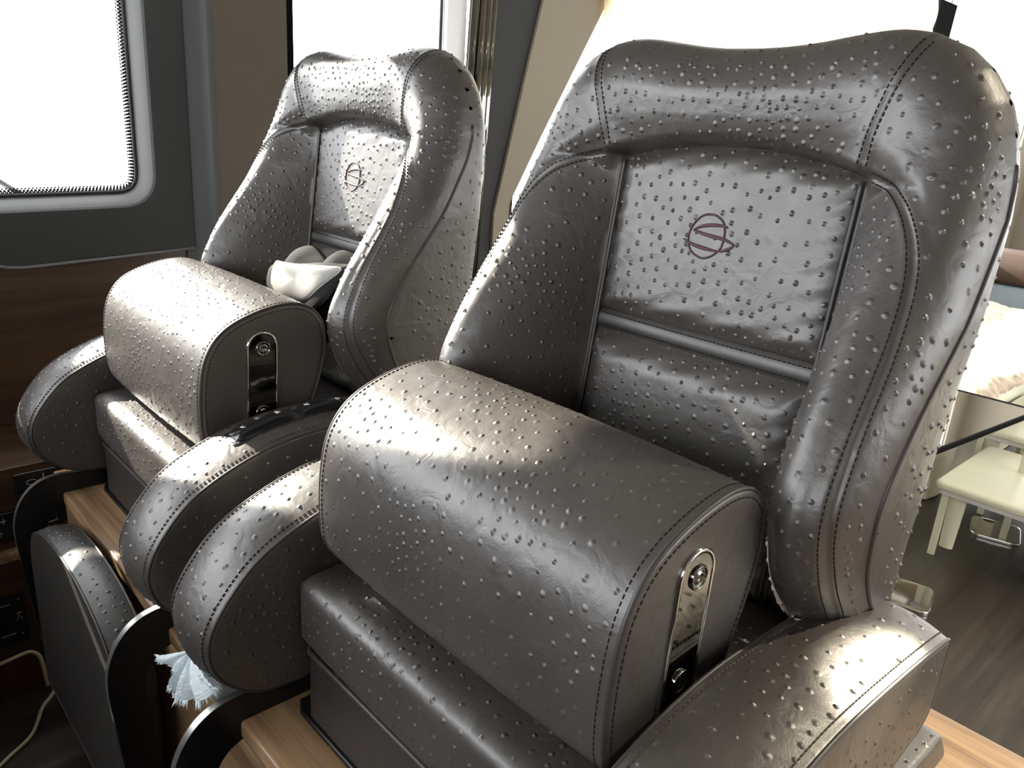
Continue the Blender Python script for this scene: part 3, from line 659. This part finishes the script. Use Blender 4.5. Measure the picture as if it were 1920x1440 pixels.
# steel plate with two bolts in the end cap
def stadium(cy, zt, zb, hw, n=40):
    a = np.linspace(0, np.pi, n); top = [(cy + hw * math.cos(q), zt - hw + hw * math.sin(q)) for q in a]
    return np.array(top + [(cy - hw - .004, zb), (cy + hw - .004, zb)])
sp = stadium(-.305, 1.263, 1.060, .0215)
pm = MB(); pm.prism([tuple(q) for q in resample(sp, 90, True)], 0, .2362, .2382); part(pm, 'mounting_plate', M_DARKCHROME, bolster, smooth=False)
pm = MB(); pm.tube(ring3(resample(stadium(-.305, 1.266, 1.058, .0245), 100, True), 0, .2372), .0022, 8, closed=True); part(pm, 'plate_bezel', M_CHROME, bolster)
for (by, bz) in ((-.304, 1.240), (-.308, 1.133)):
    q = MB(); a = np.linspace(0, 2 * np.pi, 33)
    prof = [(.0122, .2383), (.0122, .2402), (.0108, .2412), (.0098, .2402), (.0095, .2392), (.0070, .2396), (.0055, .2412), (.0045, .2412), (.0040, .2392), (.0002, .2390)]
    q.grid(np.array([[(x, by + r * math.cos(t_), bz + r * math.sin(t_)) for t_ in a] for r, x in prof]), flip=False); part(q, 'bolt', M_DARKCHROME, bolster)
tg_ = MB(); tg_.grid(np.array([[(.2405 + .002 * math.sin(v * 3), -.352 + .007 * u, 1.096 - .022 * v - .004 * u) for u in np.linspace(0, 1, 5)] for v in np.linspace(0, 1, 8)]))
tag_o = part(tg_, 'care_tag', M_WHITEMARK, bolster); tag_o['label'] = 'small white fabric tag'
tag_o.modifiers.new('solid', 'SOLIDIFY').thickness = .0006

# ---- seat cushion, box base, flange
cu = pad(rounded_poly([(-.436, .958, .012), (-.436, 1.050, .020), (-.30, 1.0565, .1), (.10, 1.055, .02), (.10, .958, .012)], 150), 0, -.238, .238, .016, .016, .003, 20)
add_bumps(cu, .0165, .0028, .0014, 41, .3, keep=lambda P, Nn: (P[:, 2] > .965) & (P[:, 1] < -.05))
cushion = part(cu, 'seat_cushion', M_LEATHER)
bx = pad(rounded_poly([(-.232, -.428, .008), (.232, -.428, .008), (.232, .12, .02), (-.232, .12, .02)], 120), 2, .8415, .948, .003, .008); part(bx, 'seat_base', M_LEATHER_S)
lip = MB(); lip.tube(ring3(rounded_poly([(-.232, -.428, .008), (.232, -.428, .008), (.232, .12, .02), (-.232, .12, .02)], 120), 2, .9445), .0042, 8, closed=True); part(lip, 'base_welt', M_PIPE)
fl = pad(rounded_poly([(-.262, -.432, .01), (.262, -.432, .01), (.262, .15, .02), (-.262, .15, .02)], 80), 2, .8322, .8412, .002, .003); part(fl, 'base_plate', M_BLACKMETAL, angle=40)
for sx in (-1, 1):
    sb = pad(rounded_poly([(-.20, .8425, .006), (-.20, .925, .012), (.14, .905, .02), (.19, .845, .012)], 90), 0, min(sx * .268, sx * .362), max(sx * .268, sx * .362), .008, .008, .002, 8)
    add_bumps(sb, .016, .0033, .0022, 43, keep=lambda P, Nn: np.abs(np.abs(P[:, 0]) - .315) < .038); part(sb, 'side_support', M_LEATHER)

# ---- armrests
ao = np.concatenate([catmull([(-.424, .880), (-.484, .889), (-.527, .923), (-.545, .966), (-.537, 1.008), (-.503, 1.056), (-.463, 1.089), (-.397, 1.119), (-.33, 1.136), (-.25, 1.142), (-.13, 1.134), (-.01, 1.119), (.002, 1.110)], 130, False),
                     catmull([(.004, 1.09), (.000, 1.04), (-.008, 1.018), (-.03, 1.008), (-.10, .995), (-.25, .945), (-.36, .898)], 60, False)])
ao = resample(ao, 200, True)
AX0, AX1 = .252, .370
switch_arm = None
for sx in (-1, 1):
    a0, a1 = (AX0, AX1) if sx > 0 else (-AX1, -AX0)
    am = pad(ao, 0, a0, a1, .006, .006, .010, 12, .004)
    add_bumps(am, .0180, .0029, .0014, 50 + sx, .3, keep=lambda P, Nn, c_=(a0 + a1) / 2: (np.abs(P[:, 0] - c_) < .047) | (np.abs(Nn[:, 0]) > .95) & (dist_poly(P[:, 1], P[:, 2], ao) > .016) & (RNG.random(len(P)) < .5))
    arm = part(am, 'armrest', M_LEATHER)
    for v in (a0 + .0022, a1 - .0022): part(MB().tube(ring3(inset(ao, .0016), 0, v), .0022, 8, closed=True), 'piping', M_PIPE, arm)
    Tn = np.roll(ao, -1, 0) - np.roll(ao, 1, 0); Tn /= np.linalg.norm(Tn, axis=1)[:, None]; nrm = np.stack([np.zeros(len(ao)), -Tn[:, 1], Tn[:, 0]], 1)
    if ((ao - ao.mean(0)) * nrm[:, 1:]).sum() < 0: nrm = -nrm
    sm = MB(); [stitches(sm, ring3(inset(ao, -.0022), 0, v) + nrm * .0006, nrm, closed=True) for v in (a0 + .011, a1 - .011)]
    o = part(sm, 'stitching', plain('tan_thread', (.05, .037, .028), .8) if sx > 0 else M_THREAD, arm); o['kind'] = 'stuff'
    # armrest hinge bar
    hb = MB(); hb.tube([(sx * .246, -.20, 1.085), (sx * .246, -.13, 1.105), (sx * .246, -.06, 1.118)], .008, 12); part(hb, 'hinge_bar', M_BLACKMETAL)

# ---- curved footrest arms and footrest pad
outp = catmull([(-.38, .860), (-.47, .870), (-.515, .872), (-.548, .860), (-.572, .834), (-.586, .800), (-.590, .760), (-.586, .700), (-.578, .600), (-.560, .420)], 90, False)
inp = catmull([(-.38, .803), (-.47, .806), (-.505, .800), (-.526, .783), (-.536, .757), (-.536, .720), (-.526, .600), (-.500, .420)], 90, False)
poly = [tuple(q) for q in outp] + [tuple(q) for q in inp[::-1]]
for sx in (-1, 1):
    fm = MB(); G = np.array([np.stack([np.full(90, sx * .285 + dx), P_[:, 0], P_[:, 1]], 1) for P_, dx in ((outp, -.006), (outp, .006), (inp, .006), (inp, -.006), (outp, -.006))])
    fm.grid(G, flip=True); fm.f.append(tuple(k * 90 for k in range(4))); fm.f.append(tuple(k * 90 + 89 for k in range(4))[::-1])
    fa = part(fm, 'footrest_arm', M_BLACKMETAL, angle=35)
    es = MB(); on = outp[4:50]; T_ = np.gradient(on, axis=0); T_ /= np.linalg.norm(T_, axis=1)[:, None]; oo = on + np.stack([T_[:, 1], -T_[:, 0]], 1) * (.0008 if (np.stack([T_[:, 1], -T_[:, 0]], 1)[0] @ np.array([0, 1.0])) > 0 else -.0008)
    es.grid(np.array([np.stack([np.full(len(oo), sx * .285 + dx), oo[:, 0], oo[:, 1]], 1) for dx in (-.0056, .0056)]), flip=True)
    part(es, 'edge_glint', M_EDGEGLINT, fa)  # pale strip along the upper bend paints the window's reflection on black metal
fo = resample(np.concatenate([catmull([(-.262, .42), (-.262, .60), (-.258, .72), (-.235, .775), (-.185, .808), (-.10, .832), (0, .840), (.10, .832), (.185, .808), (.235, .775), (.258, .72), (.262, .60), (.262, .42)], 200, False), np.array([(0, .42)])]), 220, True)
fp = pad(fo, 1, -.572, -.512, .006, .006, .004, 8)
add_bumps(fp, .0165, .0028, .0014, 61, .3, keep=lambda P, Nn: (np.abs(P[:, 1] + .542) < .021))
foot = part(fp, 'footrest_pad', M_LEATHER_S)
for v in (-.5705, -.5135): part(MB().tube(ring3(inset(fo, .0014), 1, v), .0023, 8, closed=True), 'piping', M_PIPE, foot)

# ---- second seat: a copy of the whole tree, then its own switch panel
def copy_tree(o, parent=None):
    c = o.copy(); COL.objects.link(c)
    if parent is not None: c.parent = parent
    for ch in list(o.children): copy_tree(ch, c)
    return c
SPACING = 0.8228
far_seat = copy_tree(seat); far_seat.location = (OX - SPACING, OY, OZ)
far_seat['label'] = 'far helm seat beside the wooden wall, with black switches on its armrest'
arm_far = [c for c in far_seat.children if c.name.startswith('armrest') and sum(v.co.x for v in c.data.vertices) > 0][0]
def part2(mb, name, mat, parent, **kw): return mb.build(name, mat, parent, origin=(OX, OY, OZ), **kw)
top_y = lambda y: np.interp(y, [-.463, -.397, -.33, -.25, -.13, -.01], [1.089, 1.119, 1.136, 1.142, 1.134, 1.119]) + .0085
def arm_shape(y0, y1, hw, up0, up1, n=24, rr=.3):
    """rounded plate that follows the crown of the armrest"""
    out = rounded_poly([(.311 - hw, y0, .016), (.311 + hw, y0, .016), (.311 + hw, y1, .016), (.311 - hw, y1, .016)], 80); c = out.mean(0); rings = []
    for s, h in ((1.0, up0), (1.0, up0 + (up1 - up0) * .7), (.94, up1), (.6, up1), (.3, up1), (.01, up1)):
        q = c + (out - c) * s; rings.append(np.stack([q[:, 0], q[:, 1], top_y(q[:, 1]) + h], 1))
    m_ = MB(); m_.grid(np.array(rings), wrap=True); return m_
panel_o = part2(arm_shape(-.405, -.175, .026, -.004, .002), 'switch_panel', M_BLACKPL, arm_far); panel_o['label'] = 'black switch panel with two rockers'
def rocker(y0, y1):
    q = MB(); rings = []; n = 26
    for i in range(n):
        t_ = i / (n - 1); y = y0 + (y1 - y0) * t_; h = .004 + .011 * (1 - (2 * t_ - 1) ** 4) - .003 * math.sin(math.pi * t_)
        b = top_y(y) + .001; rings.append([(.311 - .0165, y, b), (.311 - .0155, y, b + h * .8), (.311 - .012, y, b + h), (.311 + .012, y, b + h), (.311 + .0155, y, b + h * .8), (.311 + .0165, y, b)])
    q.grid(np.array(rings)); q.f.append(tuple(range(6))); q.f.append(tuple((n - 1) * 6 + k for k in range(6))[::-1])
    part2(q, 'rocker_switch', M_BLACKPL, panel_o, angle=40)
    for yc, d in ((y0 + .018, -1), (y1 - .018, 1)):
        mk = MB()
        t_ = (yc - y0) / (y1 - y0); zc = top_y(yc) + .0013 + .004 + .011 * (1 - (2 * t_ - 1) ** 4) - .003 * math.sin(math.pi * t_)
        tri = [(.311 - .0045, yc - d * .003), (.311 + .0045, yc - d * .003), (.311, yc + d * .0045)]
        for k in range(3): a, b = np.array(tri[k]), np.array(tri[(k + 1) % 3]); mk.tube([(a[0], a[1], zc), (b[0], b[1], zc)], .0007, 5)
        part2(mk, 'arrow_mark', M_WHITEMARK, panel_o)
rocker(-.392, -.300); rocker(-.287, -.195)

# ================================================================== loose things
# grey pouch with white flap between the far bolster and its backrest
t = thing('fabric_pouch', 'grey fabric pouch with glossy white flap, resting behind the far bolster', 'pouch', (-.71, -.16, 1.20))
POUCH_UP = .010
def blob(pts, y_of, thick, nn=16, puff=.0):
    """slab whose outline is given in x,z; y from y_of(x,z); rounded"""
    P = catmull(pts, 70); c = P.mean(0); rings = []
    for sgn, ss in ((-1, (0.01, .35, .65, .88, .97, 1.0)), (1, (1.0, .97, .88, .65, .35, .01))):
        for s in ss:
            q = c + (P - c) * s; rings.append(np.stack([q[:, 0], y_of(q[:, 0], q[:, 1]) + sgn * (thick * .5 + puff * (1 - s * s)) * math.sqrt(max(0, 1 - s ** 6)), q[:, 1] + POUCH_UP], 1))
    m_ = MB(); m_.grid(np.array(rings), flip=True, wrap=True); return m_
cv = lambda x, z: -.150 - .012 * np.cos((x + .73) * 12) + (z - 1.30) * .10 + .004 * np.sin((x + .73) * 46 + 1)
under(blob([(-.882, 1.296), (-.886, 1.262), (-.845, 1.247), (-.790, 1.240), (-.740, 1.238), (-.69, 1.250), (-.640, 1.282), (-.61, 1.322), (-.574, 1.356), (-.60, 1.352), (-.66, 1.346), (-.73, 1.333), (-.82, 1.322), (-.853, 1.312)], lambda x, z: cv(x, z - .012) + .003, .012), 'binding', M_POUCHD, t)
under(blob([(-.858, 1.288), (-.852, 1.270), (-.80, 1.263), (-.742, 1.262), (-.70, 1.272), (-.655, 1.301), (-.604, 1.343), (-.64, 1.344), (-.685, 1.338), (-.735, 1.331), (-.80, 1.326), (-.832, 1.320), (-.850, 1.306)], lambda x, z: cv(x, z) - .004, .010), 'white_flap', M_POUCHW, t)
under(blob([(-.83, 1.318), (-.78, 1.350), (-.735, 1.362), (-.70, 1.352), (-.675, 1.338), (-.70, 1.318), (-.76, 1.305), (-.81, 1.305)], lambda x, z: cv(x, z) + .022, .016, puff=.014), 'grey_bag', M_POUCHG, t)
under(blob([(-.70, 1.330), (-.665, 1.357), (-.630, 1.370), (-.585, 1.362), (-.560, 1.350), (-.60, 1.33), (-.65, 1.312), (-.69, 1.31)], lambda x, z: cv(x, z) + .024, .016, puff=.014), 'grey_bag', M_POUCHG, t)
under(blob([(-.74, 1.258), (-.70, 1.262), (-.64, 1.30), (-.60, 1.325), (-.625, 1.27), (-.655, 1.215), (-.68, 1.190), (-.70, 1.20), (-.72, 1.23)], lambda x, z: -.140 + 0 * x, .018), 'grey_body', M_POUCHD, t)
# crumpled white tissue on the plinth edge
ti = MB(); n1, n2 = 46, 64; G = []
TI_E = resample(np.array([(-.4667, .8425), (-.4624, .8322), (-.4441, .8307), (-.4229, .8367), (-.4088, .8384), (-.4259, .8093), (-.4385, .7842), (-.3988, .806), (-.357, .8313), (-.3217, .8523), (-.3018, .8724), (-.2819, .8972), (-.258, .9216)]), n2)
for i in range(n1):
    v = i / (n1 - 1); row = []
    for j in range(n2):
        u = j / (n2 - 1); e = TI_E[j]; k = v * (1 + .012 * math.sin(u * 70))
        x = -.365 + (e[0] + .365) * k; z = .905 + (e[1] - .905) * k
        y = -.520 - .015 * math.sin(v * 2.2) - .006 * math.sin(u * 24 + v * 2) * v - .003 * math.sin(u * 57) + RNG.uniform(-.0012, .0012)
        row.append((x, y, z))
    G.append(row)
ti.grid(np.array(G)); E_ = np.array(G)[-1]
for k in range(260):                                    # frayed rim
    u = RNG.random() * (n2 - 1); i0 = int(u); fr_ = u - i0; i1 = min(i0 + 1, n2 - 1); p0 = E_[i0] * (1 - fr_) + E_[i1] * fr_; d = p0 - np.array([-.365, -.52, .905]); d /= np.linalg.norm(d)
    p1 = p0 + d * RNG.uniform(.004, .013) + RNG.uniform(-.003, .003, 3); q = np.array([d[2], 0, -d[0]]) * .0012
    ti.add([p0 - q - d * .003, p0 + q - d * .003, p1], [(0, 1, 2)])
tis = thing('white_tissue', 'crumpled white tissue with frayed edge on the plinth, below an armrest', 'tissue', (-.43, -.51, .83))
o = under(ti, 'tissue_fan', M_TISSUE, tis)
fm = MB(); fm.grid(np.array([[(-.452 + .155 * u + .012 * math.sin(v * 7), -.520 + .075 * v, .8345 + .016 * math.sin(u * 5 + v * 4) ** 2 + .01 * (1 - v)) for u in np.linspace(0, 1, 14)] for v in np.linspace(0, 1, 12)]))
under(fm, 'film_sheet', M_FILM, tis)
# side console with switches below the wooden wall
t = thing('side_console', 'dark wooden side console low against the wall, by the far seat', 'console', (-1.34, -1.2, ZF))
under(pad(rounded_poly([(XW + .001, YB + .02, .004), (-1.305, YB + .02, .004), (-1.305, -.535, .02), (XW + .001, -.535, .004)], 60), 2, ZF, .600, .002, .003), 'lower_body', M_WOOD_DARK, t, angle=40)
under(pad(rounded_poly([(XW + .001, YB + .02, .004), (-1.300, YB + .02, .004), (-1.300, -.525, .02), (XW + .001, -.525, .004)], 60), 2, .601, .622, .002, .003), 'top_board', M_WOOD_PLINTH, t, angle=40)
k = under(MB().box(-1.3045, -1.300, -.66, -.560, .395, .522), 'control_unit', M_BLACKPL, t, smooth=False); k['label'] = 'black control unit low on the console'
mk = MB()
for (y, z, wd) in ((-.60, .498, .02), (-.575, .470, .012), (-.60, .42, .03), (-.572, .505, .004), (-.572, .415, .004)): mk.box(-1.2998, -1.2992, y - wd / 2, y + wd / 2, z - .0012, z + .0012)
mk.tube([(-1.2995, -.580, .452), (-1.2995, -.575, .468), (-1.2995, -.570, .452)], .001, 5)
under(mk, 'white_marks', M_GREYMARK, k, smooth=False)['kind'] = 'stuff'
under(pad(rounded_poly([(XW + .001, YB + .02, .004), (-1.326, YB + .02, .004), (-1.326, -.450, .01), (XW + .001, -.450, .004)], 60), 2, .6225, .815, .002, .003), 'upper_body', M_WOOD_DARK, t, angle=40)
t = thing('switch_panel', 'long black switch panel with white marks on the wooden wall', 'panel', (-1.32, -.8, .65))
pb = under(pad(rounded_poly([(-1.30, .652, .004), (-.455, .652, .004), (-.455, .716, .004), (-1.30, .716, .004)], 60), 0, -1.3255, -1.315, .002, .004), 'panel_body', M_BLACKPL, t, angle=40)
mk = MB(); xm = -1.3148
for y, z in ((-.60, .69), (-.585, .672), (-.575, .70), (-.625, .68), (-.66, .69)): mk.box(xm, xm + .0006, y - .007, y + .004, z - .004, z - .001).box(xm, xm + .0006, y - .002, y, z - .010, z + .004)
under(mk, 'white_marks', M_GREYMARK, pb, smooth=False)['kind'] = 'stuff'
for yc in (-.487,):
    q = MB(); q.prism([(yc - .022, .664), (yc + .022, .664), (yc + .016, .703), (yc - .002, .706)], 0, xm, xm + .006); r_ = under(q, 'rocker_switch', M_BLACKPL, pb, smooth=False)
    mk = MB(); mk.tube([(xm + .0065, yc - .014, .672), (xm + .0065, yc + .012, .694), (xm + .0065, yc + .015, .674), (xm + .0065, yc - .014, .672)], .0016, 6).tube([(xm + .0065, yc - .004, .7), (xm + .0065, yc + .002, .704)], .0014, 5); under(mk, 'white_marks', M_GREYMARK, pb)['kind'] = 'stuff'
t = thing('wall_socket', 'small black socket plate on the wood above the switch panel', 'socket', (-1.325, -.5, .76))
wb = under(pad(rounded_poly([(-.545, .752, .004), (-.462, .752, .004), (-.462, .800, .004), (-.545, .800, .004)], 60), 0, -1.3255, -1.316, .002, .003), 'plate', M_BLACKPL, t, angle=40)
mk = MB(); mk.tube([(-1.3155, -.512 + .010 * math.cos(a), .776 + .006 * math.sin(a)) for a in np.linspace(0, 2 * np.pi, 17)[:-1]], .0011, 5, closed=True).box(-1.3158, -1.3152, -.489, -.4865, .766, .792); under(mk, 'white_marks', M_GREYMARK, wb)['kind'] = 'stuff'
# cable on the floor and along the console
c2 = MB(); c2.tube(catmull([(-1.298, -.75, .345), (-1.298, -.626, .355), (-1.298, -.583, .360), (-1.298, -.561, .358), (-1.298, -.545, .33), (-1.292, -.54, .256)], 40, False), .0045, 8)
link_props(c2.build('charging_cable', M_CABLE), 'cream cable running along the front of the dark wooden console', 'cable')
cb = MB(); cb.tube(catmull([(-1.00, -.80, ZF + .004), (-1.087, -.68, ZF + .004), (-1.105, -.657, ZF + .004), (-1.145, -.607, ZF + .004), (-1.221, -.569, ZF + .004), (-1.248, -.546, ZF + .004), (-1.275, -.525, ZF + .004), (-1.285, -.500, ZF + .004)], 70, False), .0042, 8)
link_props(cb.build('charging_cable', M_CABLE), 'thin cream cable snaking over the dark footwell floor', 'cable')
